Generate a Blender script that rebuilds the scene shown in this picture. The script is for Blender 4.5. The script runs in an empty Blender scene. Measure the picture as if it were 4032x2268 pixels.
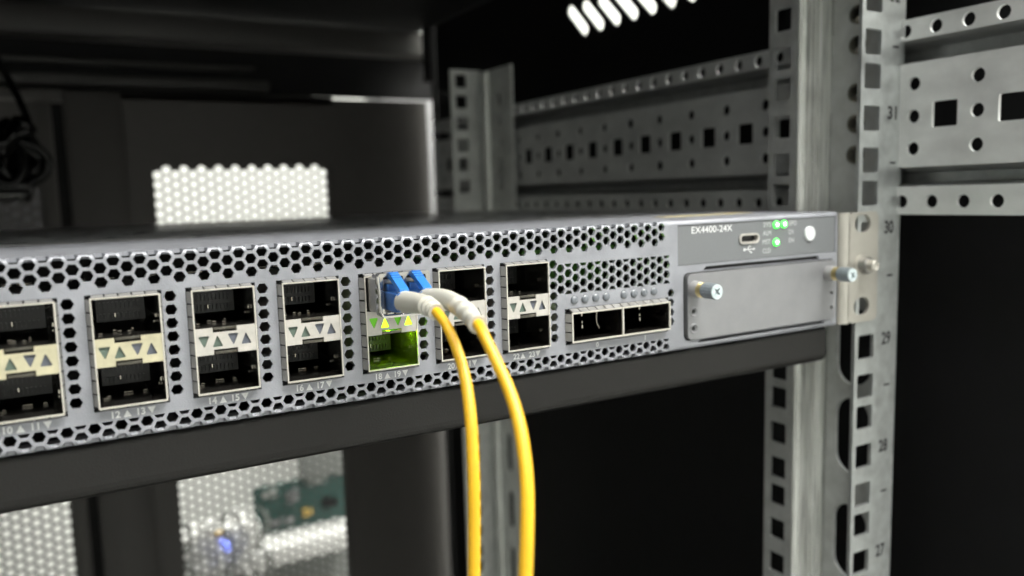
import bpy, bmesh, math, random
from mathutils import Vector, Matrix
from mathutils.geometry import delaunay_2d_cdt
random.seed(7)
PI = math.pi
SC = bpy.context.scene
COL = SC.collection
MM = 0.001
ZB = 1.36                      # height of the switch's underside above the room floor

def W(x, y, z):                # millimetres in the rack -> metres in the world
    return (x*MM, y*MM, z*MM + ZB)

# ------------------------------------------------------------------ camera
cam = bpy.data.cameras.new("camera")
camo = bpy.data.objects.new("camera", cam); COL.objects.link(camo)
fw = Vector((0.49657798, 0.86045032, -0.1141734)); up = Vector((0.083768, 0.08341613, 0.99298775)); rt = Vector((0.86394053, -0.50265993, -0.03065559))
m = Matrix.Identity(4)
for i in range(3):
    m[i][0] = rt[i]; m[i][1] = up[i]; m[i][2] = -fw[i]
m.translation = Vector(W(-43.2928, -208.5279, 54.3773))
camo.matrix_world = m
cam.sensor_width = 36.0
cam.lens = 3241.257/4032*36
cam.clip_start = 0.01; cam.clip_end = 50
cam.dof.use_dof = True
cam.dof.focus_distance = 0.226
cam.dof.aperture_fstop = 10.0
SC.camera = camo

# ------------------------------------------------------------------ world, exposure
world = bpy.data.worlds.new("World"); SC.world = world; world.use_nodes = True
bg = world.node_tree.nodes["Background"]
bg.inputs[0].default_value = (0.93, 0.97, 1.0, 1); bg.inputs[1].default_value = 0.22
SC.view_settings.view_transform = 'Standard'; SC.view_settings.look = 'None'
SC.view_settings.exposure = 0.0; SC.view_settings.gamma = 1.0
SC.render.engine = 'CYCLES'
SC.cycles.use_denoising = True
SC.cycles.max_bounces = 8
SC.cycles.caustics_reflective = False; SC.cycles.caustics_refractive = False
SC.cycles.sample_clamp_indirect = 4.0

# ------------------------------------------------------------------ materials
def mat(name, base, rough=0.5, metal=0.0, var=0.0, vscale=200.0, stretch=(1, 1, 1), bump=0.0, bscale=2000.0, rvar=0.0, emit=None, estr=0.0, coat=0.0, trans=0.0, spec=None, sss=0.0, detail=4):
    mt = bpy.data.materials.new(name); mt.use_nodes = True
    nt = mt.node_tree; b = nt.nodes["Principled BSDF"]
    b.inputs["Base Color"].default_value = (*base, 1); b.inputs["Roughness"].default_value = rough; b.inputs["Metallic"].default_value = metal
    if coat: b.inputs["Coat Weight"].default_value = coat; b.inputs["Coat Roughness"].default_value = 0.1
    if trans: b.inputs["Transmission Weight"].default_value = trans
    if spec is not None: b.inputs["Specular IOR Level"].default_value = spec
    if sss:
        b.inputs["Subsurface Weight"].default_value = sss; b.inputs["Subsurface Radius"].default_value = (0.001, 0.0008, 0.0006)
    if emit: b.inputs["Emission Color"].default_value = (*emit, 1); b.inputs["Emission Strength"].default_value = estr
    if var or bump or rvar:
        tc = nt.nodes.new("ShaderNodeTexCoord"); mp = nt.nodes.new("ShaderNodeMapping"); mp.inputs["Scale"].default_value = stretch
        nt.links.new(tc.outputs["Object"], mp.inputs["Vector"])
    if var or rvar:
        n = nt.nodes.new("ShaderNodeTexNoise"); n.inputs["Scale"].default_value = vscale; n.inputs["Detail"].default_value = detail; n.inputs["Roughness"].default_value = 0.6
        nt.links.new(mp.outputs[0], n.inputs["Vector"])
        if var:
            rp = nt.nodes.new("ShaderNodeMapRange"); rp.inputs["From Min"].default_value = 0.3; rp.inputs["From Max"].default_value = 0.7
            rp.inputs["To Min"].default_value = 1-var; rp.inputs["To Max"].default_value = 1+var
            nt.links.new(n.outputs["Fac"], rp.inputs["Value"])
            mx = nt.nodes.new("ShaderNodeVectorMath"); mx.operation = 'SCALE'; mx.inputs[0].default_value = base
            nt.links.new(rp.outputs[0], mx.inputs["Scale"]); nt.links.new(mx.outputs[0], b.inputs["Base Color"])
        if rvar:
            rr = nt.nodes.new("ShaderNodeMapRange"); rr.inputs["From Min"].default_value = 0.3; rr.inputs["From Max"].default_value = 0.7
            rr.inputs["To Min"].default_value = max(0.02, rough-rvar); rr.inputs["To Max"].default_value = min(1, rough+rvar)
            nt.links.new(n.outputs["Fac"], rr.inputs["Value"]); nt.links.new(rr.outputs[0], b.inputs["Roughness"])
    if bump:
        n2 = nt.nodes.new("ShaderNodeTexNoise"); n2.inputs["Scale"].default_value = bscale; n2.inputs["Detail"].default_value = 2
        nt.links.new(mp.outputs[0], n2.inputs["Vector"])
        bp = nt.nodes.new("ShaderNodeBump"); bp.inputs["Strength"].default_value = bump; bp.inputs["Distance"].default_value = 0.0002
        nt.links.new(n2.outputs["Fac"], bp.inputs["Height"]); nt.links.new(bp.outputs[0], b.inputs["Normal"])
    return mt

M = {}
M['face'] = mat("silver_grey_paint", (0.30, 0.309, 0.342), 0.46, 0.35, var=0.13, vscale=120, detail=9, bump=0.4, bscale=2200, rvar=0.12)
M['label'] = mat("label_grey_paint", (0.165, 0.174, 0.184), 0.5, 0.1, var=0.06, vscale=2500, bump=0.15, bscale=3000)
M['module'] = mat("cover_grey_paint", (0.235, 0.238, 0.25), 0.42, 0.25, var=0.08, vscale=90, detail=9, bump=0.15, bscale=2500)
M['cover'] = mat("chassis_cover_paint", (0.34, 0.345, 0.36), 0.30, 0.2, var=0.12, vscale=60, bump=0.05, bscale=2500, rvar=0.06)
M['inner'] = mat("interior_shade_black", (0.012, 0.012, 0.013), 0.6)  # near black: shade of the unlit interior is put into the colour
M['cage'] = mat("nickel_cage", (0.74, 0.71, 0.64), 0.36, 0.55, var=0.08, vscale=300, rvar=0.08)
M['finger'] = mat("spring_finger_steel", (0.42, 0.41, 0.39), 0.40, 0.8, var=0.1, vscale=300)  # toned darker than the rim to carry the fingers' shade
M['bezel'] = mat("bezel_plated", (0.53, 0.51, 0.475), 0.5, 0.4, var=0.10, vscale=350, rvar=0.1)
M['bezel_warm'] = mat("bezel_yellow_reflection", (0.54, 0.505, 0.355), 0.48, 0.4, var=0.12, vscale=300, rvar=0.1)  # yellowish reflection on some bezels is put into the colour
M['cavity'] = mat("cavity_shade_metal", (0.022, 0.020, 0.018), 0.22, 0.5, var=0.5, vscale=500, stretch=(1, 0.15, 1))  # cage sheet metal, with the ports' inner darkness put into the colour
M['glint'] = mat("cavity_bright_tab", (0.6, 0.55, 0.48), 0.25, 1.0)
M['contact'] = mat("contact_block_black", (0.018, 0.018, 0.018), 0.35)
M['latch'] = mat("latch_dark_metal", (0.16, 0.15, 0.13), 0.22, 1.0)
M['pipe_green'] = mat("light_pipe_greenish", (0.10, 0.14, 0.115), 0.35)
M['pipe_blue'] = mat("light_pipe_bluish", (0.105, 0.115, 0.145), 0.35)
M['pipe_round'] = mat("light_pipe_smoke", (0.13, 0.145, 0.165), 0.12, coat=0.6)
M['lit'] = mat("lit_light_pipe", (0.3, 0.6, 0.05), 0.4, emit=(0.55, 1.0, 0.02), estr=2.2)
M['lit_dim'] = mat("dim_lit_light_pipe", (0.08, 0.3, 0.02), 0.4, emit=(0.14, 0.55, 0.01), estr=0.5)
M['led_in'] = mat("green_led", (0.2, 0.6, 0.05), 0.4, emit=(0.46, 1.0, 0.0), estr=240.0)
M['glow_soft'] = mat("soft_green_glow", (0.2, 0.6, 0.05), 0.4, emit=(0.40, 1.0, 0.02), estr=22.0)
M['cavity_glow'] = mat("cavity_glow_metal", (0.075, 0.075, 0.06), 0.22, 0.7, var=0.6, vscale=260)  # lighter copy of the cavity metal so the green glow shows
M['board_glow'] = mat("board_glow_green", (0.2, 0.6, 0.05), 0.4, emit=(0.35, 1.0, 0.02), estr=30.0)
M['led'] = mat("status_led_green", (0.2, 0.8, 0.2), 0.3, emit=(0.03, 1.0, 0.05), estr=3.0)
M['led_core'] = mat("status_led_core", (0.6, 1.0, 0.6), 0.3, emit=(0.35, 1.0, 0.40), estr=14.0)
M['print'] = mat("white_print", (0.80, 0.81, 0.82), 0.6)
M['print_dim'] = mat("pale_grey_print", (0.52, 0.53, 0.54), 0.6)
M['print_black'] = mat("black_print", (0.03, 0.03, 0.032), 0.6)
M['button'] = mat("white_button", (0.72, 0.75, 0.77), 0.35)
M['screw_tip'] = mat("zinc_blue", (0.70, 0.80, 0.84), 0.3, 0.6, var=0.15, vscale=600)
M['screw_side'] = mat("zinc_side", (0.30, 0.34, 0.37), 0.45, 0.6, var=0.1, vscale=900)
M['brass'] = mat("spring_brass", (0.50, 0.42, 0.24), 0.3, 1.0)
M['collar'] = mat("collar_grey", (0.36, 0.355, 0.36), 0.4, 0.4)
M['ear'] = mat("satin_nickel_ear", (0.56, 0.54, 0.495), 0.40, 0.75, var=0.04, vscale=250, rvar=0.06, bump=0.05, bscale=900)
M['galv'] = mat("galvanised_steel", (0.52, 0.545, 0.545), 0.38, 0.78, var=0.14, vscale=200, rvar=0.07, detail=7, bump=0.06, bscale=400)
M['galv_lit_streak'] = mat("rolled_galvanised_steel_lit", (0.86, 0.88, 0.84), 0.36, 0.45, var=0.34, vscale=90, stretch=(9, 9, 0.25), rvar=0.18)  # front-lit highlight put into the base colour; the streaks are dirt
M['galv_dull'] = mat("dull_galvanised_steel", (0.50, 0.515, 0.51), 0.44, 0.55, var=0.14, vscale=140, rvar=0.1)
M['galv_rear'] = mat("galvanised_rear_lifted", (0.74, 0.76, 0.74), 0.45, 0.35, var=0.14, vscale=70)  # lightened copy of the galvanised steel, lifted against shade in the depth
M['beam'] = mat("brushed_galvanised_beam", (0.74, 0.755, 0.75), 0.46, 0.45, var=0.12, vscale=90, stretch=(1, 0.6, 1), rvar=0.06, detail=7)
M['shelf'] = mat("textured_black_powder_coat", (0.009, 0.0087, 0.0083), 0.45, 0.0, spec=0.3, bump=0.25, bscale=1800, var=0.08, vscale=900)
M['black'] = mat("black_powder_coat", (0.005, 0.005, 0.0055), 0.6, spec=0.2, var=0.15, vscale=60)
M['dkgrey'] = mat("dark_grey_powder_coat", (0.045, 0.043, 0.041), 0.5, var=0.08, vscale=60)
M['door'] = mat("door_grey_powder_coat", (0.058, 0.055, 0.052), 0.5, spec=0.3, var=0.05, vscale=80)
M['pale'] = mat("pale_frame_paint", (0.15, 0.15, 0.155), 0.4, 0.2, var=0.1, vscale=40)
M['wall'] = mat("white_wall", (0.82, 0.83, 0.80), 0.8, var=0.05, vscale=3)
M['wall_grey'] = mat("light_grey_wall", (0.5, 0.51, 0.5), 0.8, var=0.05, vscale=3)
M['floor'] = mat("grey_floor_tile", (0.42, 0.42, 0.41), 0.5, var=0.08, vscale=6)
M['sfp'] = mat("bright_nickel", (0.58, 0.57, 0.55), 0.14, 1.0, var=0.06, vscale=300)
M['sfp_grey'] = mat("dull_nickel", (0.40, 0.39, 0.37), 0.33, 1.0, var=0.12, vscale=200)
M['blue'] = mat("blue_plastic", (0.028, 0.10, 0.30), 0.36, sss=0.05)
M['blue_lever'] = mat("blue_plastic_lever", (0.03, 0.17, 0.52), 0.33)
M['boot'] = mat("translucent_white_boot", (0.52, 0.51, 0.455), 0.45, sss=0.1)
M['yellow'] = mat("yellow_jacket", (0.70, 0.40, 0.013), 0.38, var=0.03, vscale=400, sss=0.05)
M['cord'] = mat("glossy_black_cord", (0.004, 0.004, 0.004), 0.14, spec=0.22)
M['teal'] = mat("dark_teal_paint", (0.012, 0.05, 0.043), 0.5)
M['white_paint'] = mat("white_paint", (0.75, 0.75, 0.73), 0.5)
M['grey_paint'] = mat("mid_grey_paint", (0.20, 0.21, 0.20), 0.5)
M['blue_led'] = mat("blue_led", (0.1, 0.2, 0.8), 0.4, emit=(0.22, 0.28, 1.0), estr=2.6)
M['lamp'] = mat("lamp_diffuser", (0.9, 0.9, 0.9), 0.6, emit=(1.0, 0.985, 0.93), estr=42)
M['lamp_fill'] = mat("lamp_diffuser_fill", (0.9, 0.9, 0.9), 0.6, emit=(1.0, 0.985, 0.95), estr=9)
M['lamp_back'] = mat("lamp_diffuser_back", (0.9, 0.9, 0.9), 0.6, emit=(1.0, 1.0, 0.95), estr=16)
M['sticker'] = mat("yellow_sticker", (0.62, 0.52, 0.22), 0.5)
M['pcb'] = mat("green_board", (0.05, 0.16, 0.02), 0.45)
M['amber'] = mat("amber_plastic", (0.55, 0.36, 0.08), 0.5)

# ------------------------------------------------------------------ mesh helper
class MB:
    def __init__(s): s.v = []; s.f = []
    def add(s, vs, fs):
        o = len(s.v); s.v += [tuple(p) for p in vs]; s.f += [[i+o for i in f] for f in fs]
    def box(s, x0, x1, y0, y1, z0, z1, bev=0.0):
        if bev <= 0:
            s.add([(x0,y0,z0),(x1,y0,z0),(x1,y1,z0),(x0,y1,z0),(x0,y0,z1),(x1,y0,z1),(x1,y1,z1),(x0,y1,z1)],
                  [(0,3,2,1),(4,5,6,7),(0,1,5,4),(1,2,6,5),(2,3,7,6),(3,0,4,7)])
        else:
            bm = bmesh.new(); bmesh.ops.create_cube(bm, size=1.0)
            for v in bm.verts: v.co = Vector(((x0+x1)/2+v.co.x*(x1-x0), (y0+y1)/2+v.co.y*(y1-y0), (z0+z1)/2+v.co.z*(z1-z0)))
            bmesh.ops.bevel(bm, geom=bm.edges[:], offset=bev, segments=2, affect='EDGES', profile=0.5)
            bm.verts.index_update(); s.add([v.co[:] for v in bm.verts], [[v.index for v in f.verts] for f in bm.faces]); bm.free()
        return s
    def hexa(s, p):            # eight corners, ordered as in box
        s.add(p, [(0,3,2,1),(4,5,6,7),(0,1,5,4),(1,2,6,5),(2,3,7,6),(3,0,4,7)]); return s
    def prism(s, poly, f0, f1):    # closed 2-D outline, f0/f1 map (a,b) to 3-D
        n = len(poly); s.add([f0(*p) for p in poly]+[f1(*p) for p in poly], [list(range(n))[::-1], list(range(n, 2*n))]+[(i, (i+1) % n, n+(i+1) % n, n+i) for i in range(n)]); return s
    def tube(s, pts, rad, seg=14, cap=True):
        pts = [Vector(p) for p in pts]; n = len(pts)
        if not hasattr(rad, '__len__'): rad = [rad]*n
        t0 = (pts[1]-pts[0]).normalized(); a = t0.orthogonal().normalized(); rings = []
        for i, p in enumerate(pts):
            t = ((pts[min(i+1, n-1)]-pts[max(i-1, 0)])).normalized()
            a = (a-t*a.dot(t)).normalized(); b = t.cross(a)
            rings.append([p+(a*math.cos(2*PI*k/seg)+b*math.sin(2*PI*k/seg))*rad[i] for k in range(seg)])
        vs = [q[:] for r in rings for q in r]; fs = []
        for i in range(n-1):
            for k in range(seg): fs.append((i*seg+k, i*seg+(k+1) % seg, (i+1)*seg+(k+1) % seg, (i+1)*seg+k))
        if cap: fs += [list(range(seg))[::-1], list(range((n-1)*seg, n*seg))]
        s.add(vs, fs); return s
    def lathe_y(s, cx, cz, prof, seg=20):     # prof: (y, r)
        s.tube([(cx, y, cz) for y, r in prof], 1.0, 3) if False else None
        vs = []; fs = []; n = len(prof)
        for y, r in prof:
            for k in range(seg): vs.append((cx+r*math.cos(2*PI*k/seg), y, cz+r*math.sin(2*PI*k/seg)))
        for i in range(n-1):
            for k in range(seg): fs.append((i*seg+k, i*seg+(k+1) % seg, (i+1)*seg+(k+1) % seg, (i+1)*seg+k))
        fs += [list(range(seg))[::-1], list(range((n-1)*seg, n*seg))]
        s.add(vs, fs); return s
    def build(s, name, material, parent=None, smooth=35, world=True, origin=None, kind=None):
        me = bpy.data.meshes.new(name)
        if origin is None:
            xs = [p[0] for p in s.v]; ys = [p[1] for p in s.v]; zs = [p[2] for p in s.v]
            origin = ((min(xs)+max(xs))/2, (min(ys)+max(ys))/2, min(zs))
        me.from_pydata([((p[0]-origin[0])*MM, (p[1]-origin[1])*MM, (p[2]-origin[2])*MM) for p in s.v], [], s.f)
        bm = bmesh.new(); bm.from_mesh(me); bmesh.ops.recalc_face_normals(bm, faces=bm.faces[:]); bm.to_mesh(me); bm.free()
        me.materials.append(material)
        if smooth:
            me.shade_smooth(); me.set_sharp_from_angle(angle=math.radians(smooth))
        o = bpy.data.objects.new(name, me); COL.objects.link(o)
        place(o, origin, parent)
        if kind: o['kind'] = kind
        return o

ORG = {}
def place(o, origin, parent=None):
    ORG[o] = origin
    if parent is None: o.location = W(*origin)
    else:
        o.parent = parent; po = ORG[parent]
        o.location = tuple((origin[i]-po[i])*MM for i in range(3))
def empty(name, origin, parent=None):
    o = bpy.data.objects.new(name, None); COL.objects.link(o); o.empty_display_size = 0.01
    place(o, origin, parent); return o
def tag(o, label=None, cat=None, group=None, kind=None):
    if label: o['label'] = label
    if cat: o['category'] = cat
    if group: o['group'] = group
    if kind: o['kind'] = kind
    return o
def copy_tree(o, parent=None, shift=(0, 0, 0)):
    c = o.copy(); COL.objects.link(c)
    if parent is not None: c.parent = parent
    ORG[c] = tuple(ORG[o][i]+shift[i] for i in range(3))
    for ch in list(o.children): copy_tree(ch, c, shift)
    return c

def ngon(cx, cy, r, n=6, rot=0.0):
    return [(cx+r*math.cos(rot+2*PI*k/n), cy+r*math.sin(rot+2*PI*k/n)) for k in range(n)]
def rrect(x0, x1, y0, y1, r, n=4):
    out = []
    for cx, cy, a in ((x1-r, y1-r, 0), (x0+r, y1-r, PI/2), (x0+r, y0+r, PI), (x1-r, y0+r, 1.5*PI)):
        for k in range(n+1): out.append((cx+r*math.cos(a+k*PI/2/n), cy+r*math.sin(a+k*PI/2/n)))
    return out
def clip(poly, zmin=None, zmax=None):
    def half(p, keep, val):
        out = []
        for i in range(len(p)):
            a, b = p[i], p[(i+1) % len(p)]
            ka, kb = keep(a[1]), keep(b[1])
            if ka: out.append(a)
            if ka != kb:
                t = (val-a[1])/(b[1]-a[1]); out.append((a[0]+t*(b[0]-a[0]), val))
        return out
    if zmin is not None: poly = half(poly, lambda v: v >= zmin, zmin)
    if zmax is not None: poly = half(poly, lambda v: v <= zmax, zmax)
    return poly

def sheet(outer, holes, mapf, thick, lines=()):
    """a perforated sheet of metal: mapf(a, b, depth) gives the point; returns an MB with front, back and all edge walls"""
    vs = []; faces = []; edges = []
    def poly(p):
        if sum(p[i-1][0]*p[i][1]-p[i][0]*p[i-1][1] for i in range(len(p))) < 0: p = p[::-1]
        o = len(vs); vs.extend([Vector(q) for q in p]); faces.append(list(range(o, o+len(p))))
    poly(outer)
    for h in holes: poly(h)
    for a, b in lines:
        o = len(vs); vs.extend([Vector(a), Vector(b)]); edges.append((o, o+1))
    ov, oe, of, _, _, orf = delaunay_2d_cdt(vs, edges, faces, 1, 1e-5)
    keep = [list(f) for f, r in zip(of, orf) if list(r) == [0]]
    n = len(ov); cnt = {}
    for f in keep:
        for i in range(len(f)):
            a, b = f[i], f[(i+1) % len(f)]; cnt[(a, b)] = 1
    mb = MB(); P = [(v.x, v.y) for v in ov]
    allv = [mapf(a, b, 0.0) for a, b in P]+[mapf(a, b, thick) for a, b in P]
    fs = [f for f in keep]+[[i+n for i in f[::-1]] for f in keep]
    for (a, b) in cnt:
        if (b, a) not in cnt: fs.append((a, n+a, n+b, b))
    used = sorted({i for f in fs for i in f}); ix = {u: k for k, u in enumerate(used)}
    mb.add([allv[u] for u in used], [[ix[i] for i in f] for f in fs])
    return mb
XZ = lambda y, s=1: (lambda a, b, d: (a, y+s*d, b))
YZ = lambda x, s=1: (lambda a, b, d: (x+s*d, a, b))

_fonts = {}
def text_into(mb, s, x0, z0, h, y, width=None, bold=0.0):
    """flat lettering: cap height h with its lower left corner at (x0, z0), at depth y"""
    key = (s, bold)
    if key not in _fonts:
        cu = bpy.data.curves.new("lettering", 'FONT'); cu.body = s; cu.resolution_u = 4; cu.offset = bold
        ob = bpy.data.objects.new("lettering", cu); me = ob.to_mesh()
        _fonts[key] = ([tuple(v.co) for v in me.vertices], [list(p.vertices) for p in me.polygons])
        ob.to_mesh_clear(); bpy.data.objects.remove(ob); bpy.data.curves.remove(cu)
    v, f = _fonts[key]
    xs = [p[0] for p in v]; zs = [p[1] for p in v]
    k = h/0.729; kx = k if width is None else width/(max(xs)-min(xs)); xm = min(xs)
    mb.add([(x0+(p[0]-xm)*kx, y, z0+p[1]*k) for p in v], f)
    return (max(xs)-xm)*kx

def tri_pts(cx, cz, w, h, upw, r=0.0):
    s = 1 if upw else -1
    p = [(cx-w/2, cz-s*h/2), (cx+w/2, cz-s*h/2), (cx, cz+s*h/2)]
    if r <= 0: return p
    out = []
    for i in range(3):
        a, b, c = Vector(p[i-1]), Vector(p[i]), Vector(p[(i+1) % 3])
        da = (a-b).normalized(); dc = (c-b).normalized()
        out += [tuple(b+da*r), tuple(b+(da+dc)*r*0.38), tuple(b+dc*r)]
    return out

# ================================================================== room and cabinet (the setting)
mb = MB(); mb.box(-2500, 2500, -2500, 1520, -1380, -1360); mb.build('floor', M['floor'], kind='structure')
mb = MB(); mb.box(-2500, 1650, 1500, 1540, -1359.5, 1500); mb.build('wall', M['wall'], kind='structure')
mb = MB(); mb.box(1400, 1440, -2500, 1499, -1359.5, 1500); mb.build('wall', M['wall'], kind='structure')
mb = MB(); mb.box(-2540, -2501, -2540, 1540, -1359.5, 1500); mb.build('wall', M['wall_grey'], kind='structure')
mb = MB(); mb.box(-2500.5, 1650, -2540, -2501, -1359.5, 1500); mb.build('wall', M['wall_grey'], kind='structure')
mb = MB(); mb.box(-2540, 1650, -2540, 1540, 1500.5, 1540); mb.build('ceiling', M['wall'], kind='structure')

def ceiling_light(cx, cy, lx, ly, material, label):
    t = tag(empty('ceiling_light', (cx, cy, 1470)), label, 'ceiling light', 'ceiling lights over the aisles')
    fr = MB(); z0, z1 = 1468, 1500
    fr.box(cx-lx/2-20, cx-lx/2, cy-ly/2-20, cy+ly/2+20, z0, z1); fr.box(cx+lx/2, cx+lx/2+20, cy-ly/2-20, cy+ly/2+20, z0, z1)
    fr.box(cx-lx/2, cx+lx/2, cy-ly/2-20, cy-ly/2, z0, z1); fr.box(cx-lx/2, cx+lx/2, cy+ly/2, cy+ly/2+20, z0, z1)
    fr.build('frame', M['white_paint'], t)
    MB().box(cx-lx/2+1, cx+lx/2-1, cy-ly/2+1, cy+ly/2-1, 1474, 1498).build('diffuser', material, t)
ceiling_light(620, -900, 1400, 420, M['lamp'], 'long white ceiling light over the aisle in front of the rack')
ceiling_light(-900, -800, 420, 1500, M['lamp_fill'], 'fill light added at the front left, shaped as a ceiling light')  # added fill lamp to brighten the side beam and posts
ceiling_light(500, 1150, 1800, 420, M['lamp_back'], 'long white ceiling light over the aisle behind the rack')
ceiling_light(1050, -50, 300, 1200, M['lamp'], 'long white ceiling light beside the rack')

# ---- cabinet shell
cab = tag(empty('rack_cabinet', (0, 230, -1340)), 'black steel rack cabinet shell around the switch, open at the front', 'cabinet')
slots = []
for k in range(0, 20):
    y = 282.5-18.1*k; z = 174.0; L = 31.0; w = 7.4
    d = Vector((0.727, 0.687)); nn = Vector((-0.687, 0.727)); c = Vector((y, z)); p = []
    for sgn, a0 in ((1, -PI/2), (-1, PI/2)):
        for j in range(7):
            a = a0+j*PI/6; q = c+d*(sgn*(L/2-w/2))+(d*math.cos(a)*1+nn*math.sin(a))*(w/2); p.append((q.x, q.y))
    slots.append(p)
sheet([(-55, -1335), (517, -1335), (517, 214), (-55, 214)], slots, YZ(300), 1.5).build('side_panel', M['black'], cab)
MB().box(-301.5, -300, -55, 560, -1335, 214).build('side_panel', M['black'], cab)
MB().box(-301.5, 301.5, -55, 575, 214.5, 216).build('roof_panel', M['black'], cab)
MB().box(-301.5, 301.5, -55, 575, -1345, -1336).build('base_panel', M['black'], cab)
h = MB(); h.box(-299, 312, 540, 574, 189.5, 211, 2); h.build('header_beam', M['dkgrey'], cab)
h = MB(); h.box(-299, 318, 566, 574, 151, 189.2); h.box(-299, 194, 566, 574, 138, 150.9); h.build('header_recess', M['black'], cab)
h = MB(); h.box(290, 303, 519, 526, 162, 214); h.box(298, 303, 519, 526, -1335, 161.8); h.build('rear_flange', M['black'], cab)
h = MB(); h.box(-299, 140, 556, 565.5, 170, 173, 0.6); h.build('trim_rail', M['dkgrey'], cab)
h = MB(); h.box(-299, 150, 548, 565.5, 151.5, 160, 1.5); h.build('gutter_rail', M['dkgrey'], cab)
h = MB(); h.box(-299, 205, 540, 565, 138.5, 147, 1.5); h.build('door_lintel', M['door'], cab)
MB().box(-34, -6, 556, 560, -1335, 137.5).build('seam_strip', M['black'], cab)

# ---- rear doors
def hex_perf(x0, x1, z0, z1, yf, th, pv=8.15, r=3.45):
    """staggered round-holed panel with a solid margin; every hole is whole"""
    px = pv*math.sqrt(3)/2; hs = []
    for i in range(int((x1-x0-2*r)/px)+1):
        for j in range(int((z1-z0-2*r)/pv)+1):
            cx = x0+r+px*i; cz = z1-r-pv*j-(pv/2 if i % 2 == 0 else 0.0)
            if cz > z0+r: hs.append(ngon(cx, cz, r, 10))
    return sheet([(x0-5, z0-5), (x1+8, z0-5), (x1+8, z1+5), (x0-5, z1+5)], hs, XZ(yf), th)
def door_leaf(x0, x1, p0, p1, zt, pz, label, inset):
    t = tag(empty('rear_door', ((x0+x1)/2, 545, -1330)), label, 'cabinet door', 'rear door leaves of the cabinet')
    fr = sheet([(x0, -1330), (x1, -1330), (x1, zt), (x0, zt)], [[(p0-1, -421), (p1+4, -421), (p1+4, pz+1), (p0-1, pz+1)]], XZ(540), 1.2)
    fr.build('door_panel', M['door'], t, smooth=0)
    hex_perf(p0, p1, -420, pz, 541.4, 0.8).build('perforated_panel', M['door'], t, smooth=0)
    st = MB(); st.box(inset[0], inset[1], 534, 539.8, -1329, zt-1, 1.5); st.build('door_stile', M['door'], t)
    return t
door_leaf(-15.5, 298.5, 47, 200, 145.4, 86, 'grey perforated rear door leaf on the right of the dark seam', (-15, 27))
door_leaf(-299, -23.5, -290, -36, 137, 86, 'grey perforated rear door leaf on the left of the dark seam', (-35, -24))

# ---- what stands in the aisle behind the doors
tag(MB().box(-700, 18, 900, 1010, -170, 330, 8).build('dark_backing', M['black']), 'black backing added behind the left rear door leaf', 'cabinet')  # put in so the upper left mesh shows dark
tag(MB().box(60, 345, 900, 960, -449, -420, 6).build('cable_tray', M['white_paint']), 'white horizontal tray behind the perforated rear door', 'cable tray')
tag(MB().box(196, 345, 952, 960, -419.5, -350, 2).build('terminal_box', M['teal'], origin=(270, 956, -419.5)), 'dark teal box sitting on the white tray behind the door', 'box')
tb = bpy.data.objects['terminal_box']
for bx, bz, bw, bh, mm in ((206, -366, 22, 12, 'grey_paint'), (240, -380, 16, 20, 'pale'), (268, -360, 30, 7, 'grey_paint'), (214, -408, 34, 8, 'pale'), (290, -398, 22, 14, 'black'), (262, -404, 12, 10, 'amber')):
    MB().box(bx, bx+bw, 947, 951.8, bz, bz+bh, 1).build('terminal', M[mm], tb)
tag(MB().box(60, 380, 990, 1040, -760, -452, 4).build('equipment_panel', M['grey_paint']), 'grey panel below the white tray behind the door', 'panel')
tag(MB().box(470, 1000, 1060, 1095, -1359, -70, 5).build('gap_dark_backing', M['dkgrey']), 'dark backing added low behind the door gap, seen below the shelf', 'cabinet')  # added to darken the lower end of the bright gap
tag(MB().box(470, 1000, 1100, 1180, -1359, 225, 5).build('gap_backing', M['pale']), 'tall grey backing added behind the gap beside the right door leaf', 'cabinet')  # added to dim the bright gap beside the door
tag(MB().box(262, 345, 945, 960, -350.5, -292, 2).build('grey_box', M['grey_paint']), 'plain grey box above the dark teal box behind the door', 'box')
wc = tag(empty('white_cables', (120, 890, -450)), 'loose bunch of white cables drooping in front of the white device behind the door', 'cables')
rr = random.Random(11)
for k in range(7):
    x = 92+k*17+rr.uniform(-5, 5)
    MB().tube([Vector((x+8*math.sin(t*1.3+k), 885+rr.uniform(-2, 2), -352-t*13-6*math.sin(t+k))) for t in range(9)], 3.2+rr.uniform(-.6, .8), 10).build('cable', M['white_paint'] if k % 3 else M['grey_paint'], wc, smooth=60)
d = empty('network_device', (140, 900, -418)); tag(d, 'white device with a blue light behind the perforated door', 'device')
MB().box(70, 192, 905, 960, -418, -380, 5).build('device_body', M['white_paint'], d)
MB().lathe_y(142, -397, [(904.5, 3.6), (880, 3.6), (878, 2)], 12).build('indicator_light', M['blue_led'], d)
MB().box(128, 144, 899, 904.5, -386, -380, 1.5).build('connector', M['amber'], d)

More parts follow.
